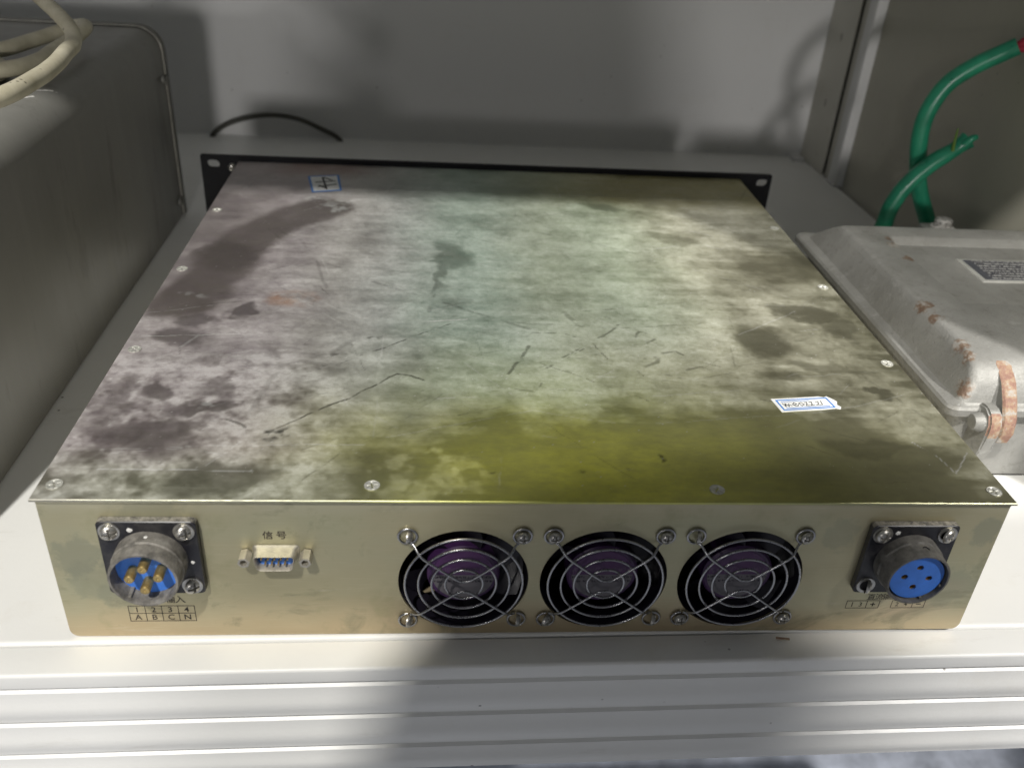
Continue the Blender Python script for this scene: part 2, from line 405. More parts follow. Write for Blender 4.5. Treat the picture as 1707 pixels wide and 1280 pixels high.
# shelf with a rounded front lip
bm = bmesh.new(); x0, x1 = -1.0, .417
prof = [(-.0005 + .0025 * (1 - math.cos(R(a))), -.0025 + .0025 * math.sin(R(a))) for a in range(0, 91, 15)]
prof = [(-.0005, -.02)] + prof + [(.80, 0), (.80, -.02)]
loft(bm, [[(x, y, z) for y, z in prof] for x in (x0, x1)])
shelf = put('shelf', tomesh(bm), M['paint']); tag(shelf, 'white painted steel shelf the unit stands on', kind=STR); rotz(shelf, R(.75))
# sill in front of the shelf, ribbed vertical face
pts = [(-.0015, -.030), (-.0015, -.0012), (-.0160, -.0012)]
for a in (20, 45, 70, 90): pts.append((-.0160 - .0016 * math.sin(R(a)), -.0012 - .0016 * (1 - math.cos(R(a)))))
z = -.0028
first = True
for i in range(4):
    zt = z; zb = [-.0105, -.0325, -.0545, -.0735][i]; h = zt - zb
    if i: pts += [(-.0158, zt), (-.0166, zt - .0006), (-.0168, zt - h * .40), (-.0174, zt - h * .50), (-.0174, zt - h * .78), (-.0170, zt - h * .84)]
    pts += [(-.0169, zb + .0006), (-.0164, zb)]
    if i < 3: pts += [(-.0150, zb - .0003), (-.0150, zb - .0021)]; z = zb - .0026
pts += [(-.0015, -.0735)]
bm = bmesh.new(); loft(bm, [[(x, y, zz) for y, zz in pts] for x in (-1.0, .75)])
sill = put('sill', tomesh(bm, angle=32), M['paint']); tag(sill, 'white ribbed sill along the front of the shelf', kind=STR); rotz(sill, R(.75))
# paint chips on the sill's edge come from the material; a brown flake lies beside the unit
o = box('back_wall', -1.0, .43, .789, .80, -.02, .70, M['wallpaint']); tag(o, kind=STR)
o = box('side_wall', .415, .425, -.02, .789, -.018, .70, M['sidepaint']); tag(o, kind=STR)
o = box('upper_shelf', -1.0, 1.0, -.102, .80, .655, .675, M['paint'], bev=.001); tag(o, kind=STR)  # unseen; right end lengthened past the side wall to block the right lamp
o = box('room_floor', -3, 3, -4, 1.2, -.80, -.79, M['floor']); tag(o, kind=STR)
# corner post: face with two slots, dark groove, bright lip
post = empty('corner_post', (.41, .73, 0), 'grey perforated corner post where the back and side walls meet', 'post')
sl = [[(y, zz) for y, zz in rrect(yc - .0022, yc + .0022, zc - .0045, zc + .0045, .002)] for yc, zc in ((.749, .149), (.751, .0755), (.75, .225), (.75, .30))]
me = plate(rrect(.716, .7885, 0.0005, .64, .0005, 1), sl, 0, .0015)
bm = bmesh.new(); bm.from_mesh(me)
for v in bm.verts: v.co = Vector((.4045 + v.co.y, v.co.x, v.co.z))
put('face', tomesh(bm, smooth=False), M['postpaint'], post)
box('backing', .4100, .4145, .7175, .7880, .001, .64, M['inside'], post)
box('groove', .4085, .4145, .6935, .7155, .0005, .64, M['postpaint'], post)
box('lip', .4030, .4147, .673, .693, .0005, .64, M['wallpaint'], post, .0012)
bm = bmesh.new(); bbox(bm, .388, .4025, .768, .7885, .0003, .004, .001); put('foot_tab', tomesh(bm), M['wallpaint'], post)

# ------------------------------------------------------------------ the power supply unit
W2, H, D = .2114, .0799, .442
unit = empty('power_supply_unit', (0, 0, 0), 'weathered zinc power supply unit with three fans and two round connectors', 'power supply')
FANS = [(-.0338, .0331), (.0300, .0331), (.0938, .0331)]; GZ = .0350
LC, RC = (-.1667, .0498), (.1678, .0484)
# rear face with three fan openings, bottom corners rounded
outer = rrect(-W2 + .0013, W2 - .0013, .0004, .0779, (.0006, .0006, .0040, .0040), 6)
holes = [circ(x, z, .0293, 64) for x, z in FANS]
bm = bmesh.new(); bm.from_mesh(plate(outer, holes, .0008, .0020))
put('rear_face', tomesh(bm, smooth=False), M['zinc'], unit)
# rounded top bend of the rear face
bm = bmesh.new(); pr = [(.0008 + .0016 * (1 - math.cos(R(a))), .0772 + .0012 * math.sin(R(a))) for a in range(0, 91, 15)] + [(.014, .0784), (.014, .0774), (.004, .0772)]
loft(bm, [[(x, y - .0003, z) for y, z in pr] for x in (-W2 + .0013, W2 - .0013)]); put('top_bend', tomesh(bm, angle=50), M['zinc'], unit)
for s in (-1, 1):
    a, b = sorted((s * (W2 - .0013), s * (W2 - .0025)))
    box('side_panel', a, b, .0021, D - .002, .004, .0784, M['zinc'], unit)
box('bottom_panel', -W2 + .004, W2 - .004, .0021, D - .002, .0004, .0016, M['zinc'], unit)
box('inner_bulkhead', -W2 + .004, W2 - .004, .045, .047, .002, .0775, M['inside'], unit)

# ---- lid: fine grid carrying stain, dust and tint
NX, NY = 560, 560
gx = np.linspace(-W2, W2, NX) * 1000; gy = np.linspace(-.0006, D, NY) * 1000
GX, GY = np.meshgrid(gx, gy)
def vnoise(cx, cy, seed):
    r = np.random.default_rng(seed); g = r.random((cy + 2, cx + 2))
    u = np.linspace(0, cx, NX, endpoint=False); v = np.linspace(0, cy, NY, endpoint=False)
    iu, iv = u.astype(int), v.astype(int); fu, fv = u - iu, v - iv
    fu = fu * fu * (3 - 2 * fu); fv = fv * fv * (3 - 2 * fv)
    a = g[np.ix_(iv, iu)]; b = g[np.ix_(iv, iu + 1)]; c = g[np.ix_(iv + 1, iu)]; d = g[np.ix_(iv + 1, iu + 1)]
    return (a * (1 - fu) + b * fu) * (1 - fv)[:, None] + (c * (1 - fu) + d * fu) * fv[:, None]
def fbm(cx, cy, seed, octv=5, gain=.55):
    s = 0; amp = 1; tot = 0
    for i in range(octv):
        k = 2 ** i
        if cx * k > NX or cy * k > NY: break
        s = s + amp * vnoise(max(1, int(cx * k)), max(1, int(cy * k)), seed + 17 * i); tot += amp; amp *= gain
    return s / tot
def sst(a, b, x):
    t = np.clip((x - a) / (b - a), 0, 1); return t * t * (3 - 2 * t)
n1, n2, n3 = fbm(5, 5, 1), fbm(9, 9, 2), fbm(22, 22, 3, 5, .65)
nw = (fbm(14, 14, 5, 5, .6) - .5); nw2 = (fbm(14, 14, 9, 5, .6) - .5); nfine = fbm(70, 70, 21, 3, .7)
streak = fbm(6, 60, 31, 4, .6); nmid = fbm(34, 34, 41, 4, .6)
wob = 26
WX, WY = GX + nw * wob, GY + nw2 * wob
tint = np.zeros((NY, NX, 3))
def addcol(mask, c):
    global tint
    tint = tint * (1 - mask[..., None]) + np.array(c) * mask[..., None]
tint[:] = (.30, .29, .17)
addcol(sst(-60, -150, WX + 20 * (n2 - .5)), (.285, .24, .25))       # violet-grey at the left
addcol(np.exp(-((WX + 70) / 60) ** 2) * sst(20, 120, WY) * .8, (.255, .235, .265))
addcol(np.exp(-((WX + 25) / 50) ** 2) * .85 * sst(50, 150, WY), (.185, .285, .225))     # green
addcol(np.exp(-((WX - 60) / 60) ** 2) * .75 * sst(90, 190, WY), (.225, .305, .19))
addcol(sst(70, 170, WX) * .9, (.235, .225, .155))                       # olive brown at the right
addcol(np.exp(-((WY - 85) / 45) ** 2) * np.exp(-((WX + 5) / 75) ** 2) * .7, (.29, .355, .15))
addcol(sst(95, 25, WY) * np.exp(-((WX - 20) / 100) ** 2) * .95, (.54, .54, .085))   # yellow-olive at the front
addcol(sst(40, 10, WY) * np.exp(-((WX + 150) / 90) ** 2) * .8, (.27, .28, .19))
addcol(sst(400, 430, WY) * np.exp(-((WX + 140) / 40) ** 2) * .8, (.26, .15, .13))
addcol(sst(350, 400, WY) * sst(0, 90, WX) * .8, (.30, .26, .07))
tint *= 1.45; tint *= (.80 + .45 * (n3 - .5) * 2 * .5 + .2 * n1)[..., None]
dust = .50 + .35 * (n1 - .5) + .45 * (n2 - .5) + .75 * (n3 - .5) + .55 * (streak - .5)
dust += .22 * np.exp(-((WX + 40) / 110) ** 2) * sst(60, 130, WY)
dust += .22 * np.exp(-((WX - 60) / 80) ** 2) * np.exp(-((WY - 150) / 60) ** 2)
dust += .18 * np.exp(-((WX - 90) / 90) ** 2) * np.exp(-((WY - 310) / 60) ** 2)
dust -= .33 * sst(90, 190, WX) * sst(330, 250, WY)
dust -= .85 * sst(1.5, .35, ((WX - 60) / 125) ** 2 + ((WY - 12) / 62) ** 2 + .5 * (n2 - .5))
dust -= .12 * sst(60, 10, WY)
crust = sst(-70, -130, WX) * sst(150, 90, WY); dust += crust * (1.5 * (nmid - .5) + 1.1 * (nfine - .5) + .10)
dust = np.clip(dust, 0.02, .95)
dark = np.zeros((NY, NX)); pale = np.zeros((NY, NX))
def blob(cx, cy, rx, ry, ang=0, edge=.35, rough=10):
    X = GX + nw * rough * 1.9 + (nfine - .5) * 6 - cx; Y = GY + nw2 * rough * 1.9 + (nmid - .5) * 9 - cy; a = R(ang)
    u = X * math.cos(a) + Y * math.sin(a); v = -X * math.sin(a) + Y * math.cos(a)
    return sst(1 + edge, 1 - edge, np.sqrt((u / rx) ** 2 + (v / ry) ** 2))
def segd(pts, rough=0):
    X = GX + nw * rough + (nfine - .5) * 1.2; Y = GY + nw2 * rough + (nmid - .5) * 2.5; best = np.full_like(X, 1e9)
    for (ax, ay), (bx, by) in zip(pts, pts[1:]):
        dx, dy = bx - ax, by - ay; t = np.clip(((X - ax) * dx + (Y - ay) * dy) / (dx * dx + dy * dy + 1e-9), 0, 1)
        best = np.minimum(best, np.hypot(X - ax - t * dx, Y - ay - t * dy))
    return best
def stroke(pts, wd, rough=2, brk=.0):
    m = sst(wd, wd * .35, segd(pts, rough))
    return m * np.clip((nfine - .5) * 5 + 1 - brk, 0, 1)
mx = np.maximum
# undusted sweep at the upper left (something was wiped away here)
sw = sst(24, 13, segd([(-132, 342), (-152, 322), (-170, 292), (-181, 255), (-187, 215), (-194, 180)], 16)) * (.75 + .5 * (n2 - .3)); dust *= 1 - .88 * sw
lf = sst(-150, -190, GX + nw * 14) * sst(150, 200, GY) * sst(400, 350, GY); dust *= 1 - .45 * lf
addcol(sw * .7, (.175, .14, .13))
# dark damp stains
for (cx, cy, rx, ry, an, st) in [(145, 150, 17, 16, 0, .85), (179, 185, 20, 9, -15, .75), (194, 165, 15, 11, -30, .7), (186, 91, 6, 4.5, 0, .9), (162, 44, 19, 7.5, -8, .8),
        (-158, 172, 7, 8, 20, .85), (77, 358, 12, 9, 0, .55), (142, 109, 13, 6, 0, .5), (-184, 140, 14, 11, 0, .75), (-178, 160, 13, 8, 10, .7), (-181, 86, 8, 5, 0, .75),
        (-160, 68, 14, 5, -5, .85), (-180, 48, 22, 12, 10, .75), (-140, 15, 20, 10, 20, .75), (-168, 38, 14, 9, 0, .6), (-159, 86, 8, 8, 0, .45), (184, 30, 25, 12, 0, .35),
        (-39, 258, 11, 22, 8, .55), (-48, 232, 4, 22, 4, .45), (170, 120, 20, 7, -20, .45), (195, 255, 10, 18, 0, .35), (-200, 70, 8, 30, 0, .35), (-186, 255, 14, 26, 10, .55), (120, 300, 18, 6, -20, .4), (60, 40, 18, 7, -15, .22)]:
    m = blob(cx, cy, rx, ry, an, .34, 14) * st
    dust *= 1 - .85 * m; dark = mx(dark, m * .42 * (.55 + .9 * np.clip(n3, 0, 1)))
# finger-drawn and pencil marks
for pts, wd, st, brk in [
        ([(-103, 109), (-76, 131), (-40, 161)], 1.0, .85, .2), ([(-128, 47), (-106, 65), (-67, 103), (-59, 101), (-48, 96)], 1.2, .95, .1), ([(-146, 59), (-138, 55), (-129, 48)], 1.6, .8, .4),
        ([(-136, 64), (-132, 86), (-127, 110), (-113, 118), (-101, 127), (-90, 144)], 3.0, .30, 0), ([(-86, 215), (-50, 192), (-22, 173), (5, 157)], 3.0, .42, .1),
        ([(-51, 176), (-49, 208), (-45, 245)], 2.6, .38, .1), ([(-9, 106), (0, 126), (4, 137)], 1.9, .75, .3), ([(1, 145), (7, 153), (22, 152), (31, 148)], 1.5, .6, .3),
        ([(12, 113), (22, 125), (45, 148), (62, 168)], 1.6, .7, .3), ([(17, 116), (48, 150)], 1.1, .6, .4), ([(40, 140), (46, 124)], 1.2, .7, .2),
        ([(66, 149), (69, 156), (76, 154), (77, 147), (71, 142)], 2.0, .65, .2), ([(64, 124), (74, 126), (73, 120), (65, 115)], 2.6, .6, .3), ([(78, 131), (86, 133), (90, 129)], 2.0, .6, .3),
        ([(88, 112), (97, 116), (100, 112)], 2.0, .6, .3), ([(60, 112), (62, 105)], 1.2, .7, .2), ([(70, 108), (80, 104), (84, 102)], 2.2, .4, .4), ([(-82, 38), (-37, 94)], .9, .25, .5),
        ([(5, 121), (38, 97), (60, 80)], .9, .5, .3), ([(-140, 64), (-101, 84)], .9, .4, .4), ([(-158, 294), (-140, 279), (-124, 240), (-114, 205)], 2.2, .35, .2), ([(-195, 20), (-80, 16)], .8, .2, .5),
        ([(20, 110), (100, 95), (160, 100)], 1., .25, .5), ([(40, 180), (120, 200)], 1.6, .3, .4), ([(-20, 165), (60, 160), (110, 168)], 1.3, .4, .4), ([(28, 178), (36, 160)], 3.2, .4, .5), ([(48, 182), (57, 168)], 2.6, .4, .5),
        ([(-20, 88), (70, 92)], 1.2, .25, .4), ([(100, 120), (130, 108), (150, 112)], 1.2, .45, .4), ([(-70, 300), (10, 310), (60, 290), (90, 270)], 2.4, .22, .3), ([(60, 250), (110, 262), (150, 240)], 2.2, .25, .3),
        ([(-6, 90), (4, 87), (8, 96)], 1.2, .5, .2), ([(120, 84), (136, 78)], 1.6, .4, .3), ([(-110, 190), (-118, 205)], 1.2, .5, .3), ([(180, 120), (205, 60)], 1.4, .3, .5), ([(125, 12), (150, 14), (205, 17)], .8, .3, .5)]:
    dark = mx(dark, stroke(pts, wd * (.38 + .55 * n3), 4, brk + .10) * st * .72)
for cx, cy, rx, ry, st in [(-123, 48, 9, 4, .95), (-104, 110, 6, 4, .8), (-100, 124, 4, 5, .6), (-83, 141, 6, 3, .5), (60, 32, 1.5, 4, .8), (-21, 25, 3, 2, .7), (40, 26, 1.2, 2, .5), (52, 20, 1, 1.5, .5), (20, 22, 1.2, 1.6, .5)]:
    m = blob(cx, cy, rx, ry, 20, .5, 8); dark = mx(dark, m * st * np.clip((nfine - .42) * 6, 0, 1))
# random hairlines and smears
for i in range(230):
    x, y = rng.uniform(-200, 200), rng.uniform(20, 420); a = rng.normal(0, .9); L = rng.uniform(4, 26) if i % 4 else rng.uniform(25, 75)
    s = stroke([(x, y), (x + L * math.cos(a), y + L * math.sin(a))], rng.uniform(.38, .75), 2, .25)
    if rng.random() < .5: dark = mx(dark, s * rng.uniform(.1, .32))
    else: pale = mx(pale, s * rng.uniform(.1, .4))
# pale scratches and spilt powder
for pts, wd, st in [([(-191, 20), (-124, 19)], .7, .75), ([(-207, 139), (-148, 144)], .7, .6), ([(184, 47), (191, 35), (194, 21)], .55, .75), ([(194, 21), (208, 38)], .55, .75), ([(-57, 163), (-30, 167)], 1.0, .6),
        ([(-196, 34), (-150, 38), (-80, 40)], .6, .35), ([(-70, 46), (0, 70), (40, 60)], .6, .25), ([(-182, 128), (-176, 142)], 1.5, .4), ([(60, 60), (150, 72), (200, 90)], .6, .25)]:
    pale = mx(pale, stroke(pts, wd * .8, .6, -.2) * st)
for cx, cy, rx, ry, st in [(-131, 345, 10, 6, .9), (-142, 356, 9, 4, .7), (-120, 357, 8, 4, .6), (-128, 338, 4, 3, .9), (-157, 70, 5, 3, .5), (-188, 195, 6, 3, .5)]:
    m = blob(cx, cy, rx, ry, 0, .6, 16) * np.clip((nfine - .40) * 6, 0, 1); pale = mx(pale, m * st)
spk = rng.random((NY, NX)); pale = mx(pale, (spk > .9984) * sst(.35, .6, n2) * .6)
# dust breaking up into scalloped islands at the front, left of the olive area
isl = fbm(40, 44, 51, 4, .55); zone = sst(1.25, .6, ((WX + 78) / 62) ** 2 + ((WY - 22) / 26) ** 2)
dust = mx(dust, zone * sst(.40, .66, .6 * isl + .4 * n3 + .35 * (nfine - .5)) * (.16 + .30 * nmid))
dust = np.clip(dust * (1 - .45 * dark), 0, 1)
om = blob(-137, 188, 10, 8, 0, .9, 14) * sst(.25, .65, nmid); addcol(om * .75, (.58, .30, .17)); dust *= 1 - .4 * om; pale = mx(pale, blob(-142, 191, 4, 2, 0, .6, 8) * sst(.4, .7, nfine) * .7)

def build_lid():
    co = np.zeros((NY, NX, 3)); co[..., 0] = GX / 1000; co[..., 1] = GY / 1000; co[..., 2] = H
    # very slight unevenness of the sheet
    co[..., 2] += .00012 * (vnoise(4, 4, 77) - .5) * sst(0, 20, W2 * 1000 - np.abs(GX)) * sst(0, 20, GY)
    idx = np.arange(NX * NY).reshape(NY, NX)
    q = np.stack([idx[:-1, :-1], idx[:-1, 1:], idx[1:, 1:], idx[1:, :-1]], -1).reshape(-1, 4)
    ring = np.concatenate([idx[0, :], idx[1:, -1], idx[-1, -2::-1], idx[-2:0:-1, 0]])
    base = co.reshape(-1, 3); e1 = base[ring].copy(); cxy = np.array([0, D / 2])
    off = np.zeros((len(ring), 2)); off[:, 0] = np.where(np.isclose(np.abs(e1[:, 0]), W2), np.sign(e1[:, 0]), 0)
    off[:, 1] = np.where(np.isclose(e1[:, 1], gy[0] / 1000), -1, np.where(np.isclose(e1[:, 1], D), 1, 0))
    e1[:, :2] += off * .0003; e1[:, 2] -= .0003; e2 = e1.copy(); e2[:, 2] = H - .0012
    e3 = e2.copy(); e3[:, :2] -= off * .012
    V = np.concatenate([base, e1, e2, e3]); n = len(ring); b0 = NX * NY
    r0 = ring; f = [q]
    for A, B in ((r0, b0 + np.arange(n)), (b0 + np.arange(n), b0 + n + np.arange(n)), (b0 + n + np.arange(n), b0 + 2 * n + np.arange(n))):
        f.append(np.stack([A, B, np.roll(B, -1), np.roll(A, -1)], -1))
    F = np.concatenate(f)
    me = bpy.data.meshes.new('lid'); me.vertices.add(len(V)); me.vertices.foreach_set('co', V.astype(np.float32).ravel())
    me.loops.add(F.size); me.polygons.add(len(F)); me.loops.foreach_set('vertex_index', F.astype(np.int32).ravel())
    me.polygons.foreach_set('loop_start', (np.arange(len(F)) * 4).astype(np.int32)); me.update(calc_edges=True); me.validate()
    me.polygons.foreach_set('use_smooth', np.ones(len(F), bool)); me.set_sharp_from_angle(angle=R(30))
    def ring_ext(a): return np.concatenate([a.reshape(-1, a.shape[-1])] + [a.reshape(-1, a.shape[-1])[ring]] * 3)
    tc = ring_ext(np.concatenate([tint, np.ones((NY, NX, 1))], -1)); wc = ring_ext(np.stack([dust, dark, pale, np.ones_like(dust)], -1))
    wc[NX * NY:, 0] = .25; wc[NX * NY:, 1] = .05
    for nm, arr in (('tint', tc), ('wear', wc)):
        at = me.color_attributes.new(nm, 'FLOAT_COLOR', 'POINT'); at.data.foreach_set('color', np.clip(arr, 0, 1).astype(np.float32).ravel())
    return me
lid = put('lid', build_lid(), M['lid'], unit); lid['label'] = 'stained and scratched zinc lid with dust and pencil marks'

lid_screw = screw_mesh(.0034, .0005, True, .5, True); lid_screw.materials.append(M['dullnick'])
for x, y in [(-.2048, .0090), (-.0742, .0094), (.0766, .0078), (.2050, .0075), (-.2050, .1242), (-.2053, .2269), (-.2055, .3298), (.2050, .1233), (.2050, .2235), (.2058, .3274)]:
    put('lid_screw', lid_screw, None, lid, (x, y, H - .00012), (0, 0, random.uniform(0, 1.5)))

# ---- black front panel at the far end (19 inch), with slots
pz0, pz1 = -.003 + .0035, H + .0040
sl = [rrect(sx * .2325 - .0052, sx * .2325 + .0052, zz - .0034, zz + .0034, .0033) for sx in (-1, 1) for zz in (.0767, .0130)]
panel = put('front_panel', plate(rrect(-.2423, .2403, pz0, pz1, .0008, 2), sl, D + .0006, D + .0046), M['panelblack'], unit)
ps = screw_mesh(.0035, .0022); ps.materials.append(M['nickel'])
put('panel_screw', ps, None, panel, (-.2172, D + .0006, .0745), (R(90), 0, .4))

# ---- fans behind the face
def fan_frame():
    bm = bmesh.new(); blathe(bm, [(.0309, -.0028), (.0292, -.0028), (.0286, -.006), (.0284, -.0165), (.0312, -.0165)], 48)
    for k in range(3):      # rear struts
        a = R(25 + 120 * k); d = Vector((math.cos(a), 0, math.sin(a))); nn = Vector((-d.z, 0, d.x)) * .0022
        q = [d * .012 + nn, d * .029 + nn, d * .029 - nn, d * .012 - nn]
        v0 = [bm.verts.new(p + Vector((0, .0140, 0))) for p in q]; v1 = [bm.verts.new(p + Vector((0, .0165, 0))) for p in q]
        bm.faces.new(v0)
        for i in range(4): bm.faces.new([v0[i], v0[(i + 1) % 4], v1[(i + 1) % 4], v1[i]])
    return tomesh(bm)
def blade():
    bm = bmesh.new(); n = 8; rows = []
    for i in range(n + 1):
        r = .0160 + (.0276 - .0160) * i / n; half = R(21 + 3 * i / n); sweep = R(16) * (i / n) ** 1.5; tw = R(40 - 12 * i / n); row = []
        for j in range(7):
            u = j / 6 * 2 - 1; a = u * half + sweep; row.append(bm.verts.new((r * math.cos(a), .0095 + u * half * r * math.tan(tw) * .8, r * math.sin(a))))
        rows.append(row)
    for A, B in zip(rows, rows[1:]):
        for j in range(6): bm.faces.new([A[j], A[j + 1], B[j + 1], B[j]])
    r = bmesh.ops.solidify(bm, geom=bm.faces[:], thickness=.0008)
    return tomesh(bm)
fm, blm = fan_frame(), blade(); fm.materials.append(M['fan']); blm.materials.append(M['fan'])
hubm = lathe_mesh([(.0001, -.0048), (.0155, -.0048), (.0165, -.0056), (.0167, -.014)], 40); hubm.materials.append(M['hub'])
labm = lathe_mesh([(.0001, -.0046), (.0142, -.0046), (.0143, -.0049)], 40); labm.materials.append(M['hublabel'])
pan = screw_mesh(.0029, .0022); pan.materials.append(M['nickel'])
def guard():
    bm = bmesh.new()
    for r in (.0262, .0203, .0144, .0084):
        btube(bm, [Vector((r * math.cos(a), -.0042, r * math.sin(a))) for a in np.linspace(0, 2 * math.pi, 57)[:-1]], .00057, 8, True)
    def eye(sx, sz):
        c = Vector((sx * .025, 0, sz * .025)); a0 = math.atan2(-sz, -sx) + sx * sz * .5
        return [c + Vector((.0040 * math.cos(a0 - sx * sz * t), -.0009, .0040 * math.sin(a0 - sx * sz * t))) for t in np.linspace(0, 6.0, 16)][::-1]
    for sz in (1, -1):
        L = eye(-1, sz); Rr = eye(1, sz)
        mid = [(-.0222, -.0018, sz * .0205), (-.0190, -.0052, sz * .0168), (-.0120, -.0057, sz * .0110), (-.0040, -.0057, sz * .0046), (-.0016, -.0057, sz * .0032), (.0016, -.0057, sz * .0032), (.0040, -.0057, sz * .0046), (.0120, -.0057, sz * .0110), (.0190, -.0052, sz * .0168), (.0222, -.0018, sz * .0205)]
        path = L + [Vector(m) for m in mid] + Rr[::-1]
        btube(bm, spline(path, 4), .00057, 8)
    return tomesh(bm, angle=60)
gm = guard(); gm.materials.append(M['chrome'])
wash = lathe_mesh([(.0016, .0012), (.0043, .0012), (.0043, 0)], 28); wash.materials.append(M['nickel'])
for i, (x, z) in enumerate(FANS):
    f = put('cooling_fan', fm, None, unit, (x, 0, z)); put('hub', hubm, None, f, (x, 0, z)); put('hub_label', labm, None, f, (x, 0, z))
    ph = [.3, 1.0, 1.7][i]
    for k in range(7): put('blade', blm, None, f, (x, 0, z), (0, ph + 2 * math.pi * k / 7, 0))
    tube('red_wire', [(x + .013, .020, z + .034), (x + .0185, .016, z + .0235), (x + .0165, .0175, z + .018), (x + .010, .019, z + .013)], .0008, M['redwire'], f, 8)
    g = put('fan_guard', gm, None, unit, (x, .0008, GZ))
    for sx in (-1, 1):
        for sz in (-1, 1):
            put('guard_screw', pan, None, g, (x + sx * .025, -.0008, GZ + sz * .025), (R(90), 0, random.uniform(0, 1.5)))

# ---- round connectors
fscrew = screw_mesh(.0037, .0024, True, .45); fscrew.materials.append(M['nickel'])
fwash = lathe_mesh([(.0030, .0006), (.0044, .0006), (.0045, 0)], 28); fwash.materials.append(M['nickel'])
def flange(c, missing):
    x, z = c; bm = bmesh.new()
    lp = rrect(x - .0203, x + .0203, z - .0201, z + .0201, .0022, 4); li = rrect(x - .0200, x + .0200, z - .0198, z + .0198, .0022, 4)
    loft(bm, [[(a, .0006, b) for a, b in lp], [(a, -.0024, b) for a, b in lp], [(a, -.0028, b) for a, b in li]])
    me = tomesh(bm, angle=30); me.materials.append(M['black']); me.materials.append(M['dustedge'])
    for p in me.polygons:
        if abs(p.normal.y) < .5 and p.normal.z > .2: p.material_index = 1
    o = put('connector', me, None, unit)
    for sx in (-1, 1):
        for sz in (-1, 1):
            if (sx, sz) in missing: continue
            q = (x + sx * .0151, -.0028, z + sz * .0151)
            put('washer', fwash, None, o, q); put('flange_screw', fscrew, None, o, (q[0], -.0033, q[2]), (R(90), 0, random.uniform(0, 1.5)))
    return o
def dot(parent, x, y, z, r, axis='Y'):
    bm = bmesh.new(); blathe(bm, [(r, 0), (r * .9, .0002), (.0001, .0003)], 14, axis, (x, y, z), wob=.35); put('paint_dot', tomesh(bm), M['white'], parent)
x, z = LC
lcn = flange(LC, [(-1, -1)]); lcn['label'] = 'left round connector with four brass pins'
bm = bmesh.new(); blathe(bm, [(.0150, .0028), (.0150, .0092), (.0144, .0098), (.0143, .0158), (.0140, .0163), (.0131, .0163), (.0129, .0155), (.0129, .0042)], 72, 'Y', (x, 0, z), wob=.012)
put('barrel', tomesh(bm, angle=40), M['gun'], lcn)
bm = bmesh.new(); blathe(bm, [(.0129, .0092), (.0060, .0092), (.0001, .0092)], 40, 'Y', (x, 0, z)); put('insulator', tomesh(bm), M['blue'], lcn)
bm = bmesh.new(); bbox(bm, x - .0082, x - .0066, -.0150, -.0050, z - .0119, z - .0098, .0003); put('key_rib', tomesh(bm), M['gun'], lcn)
pin = lathe_mesh([(.00215, 0), (.00215, .0062), (.0018, .0068), (.0006, .0068), (.0001, .0064)], 20); pin.materials.append(M['brass'])
for dx, dz in ((-.0058, .0002), (.0002, .0055), (.0059, .0008), (-.0002, -.0058)): put('pin', pin, None, lcn, (x + dx, -.0092, z + dz))
dot(lcn, x - .0068, -.0028, z + .0157, .0011); dot(lcn, x + .0168, -.0028, z - .0020, .0008)
bm = bmesh.new(); blathe(bm, [(.0011, 0), (.0008, .0002), (.0001, .0003)], 12, 'Z', (x + .0005, -.0062, z + .0148), wob=.4); put('paint_dot', tomesh(bm), M['white'], lcn)

x, z = RC
rcn = flange(RC, [(1, -1)]); rcn['label'] = 'right round connector with blue four hole face'
bm = bmesh.new(); blathe(bm, [(.0150, .0028), (.0150, .0075), (.0144, .0082), (.0143, .0156), (.0140, .0161), (.0132, .0161), (.0131, .0150), (.0131, .0050)], 72, 'Y', (x, 0, z), wob=.010)
put('barrel', tomesh(bm, angle=40), M['dplast'], rcn)
hl = [(x + dx, z + dz) for dx, dz in ((.0000, .0057), (-.0058, .0003), (.0057, -.0005), (-.0003, -.0057))]
put('insulator', plate(circ(x, z, .0122, 48), [circ(a, b, .00155, 16) for a, b in hl], -.0142, -.0060), M['blue'], rcn)
cup = lathe_mesh([(.0001, -.0058), (.0014, -.0050), (.0015, -.0004)], 16); cup.materials.append(M['brass'])
for a, b in hl: put('socket', cup, None, rcn, (a, -.0140, b))
for an in (-20, -68, 150):
    a = R(an); cx_, cz_ = x + .0127 * math.cos(a), z + .0127 * math.sin(a)
    bm = bmesh.new(); bbox(bm, cx_ - .0006, cx_ + .0006, -.0150, -.007, cz_ - .0006, cz_ + .0006, .0001); put('key_rib', tomesh(bm), M['dplast'], rcn)
dot(rcn, x - .0082, -.0028, z + .0160, .0011)
bm = bmesh.new(); btube(bm, [Vector((x + .0146 * math.sin(a), -.0118 + .0016 * math.cos(a * 14 - 1.2), z + .0146 * math.cos(a))) for a in np.linspace(.02, .2, 10)], .00025, 6)
put('moulded_mark', tomesh(bm), M['black'], rcn)

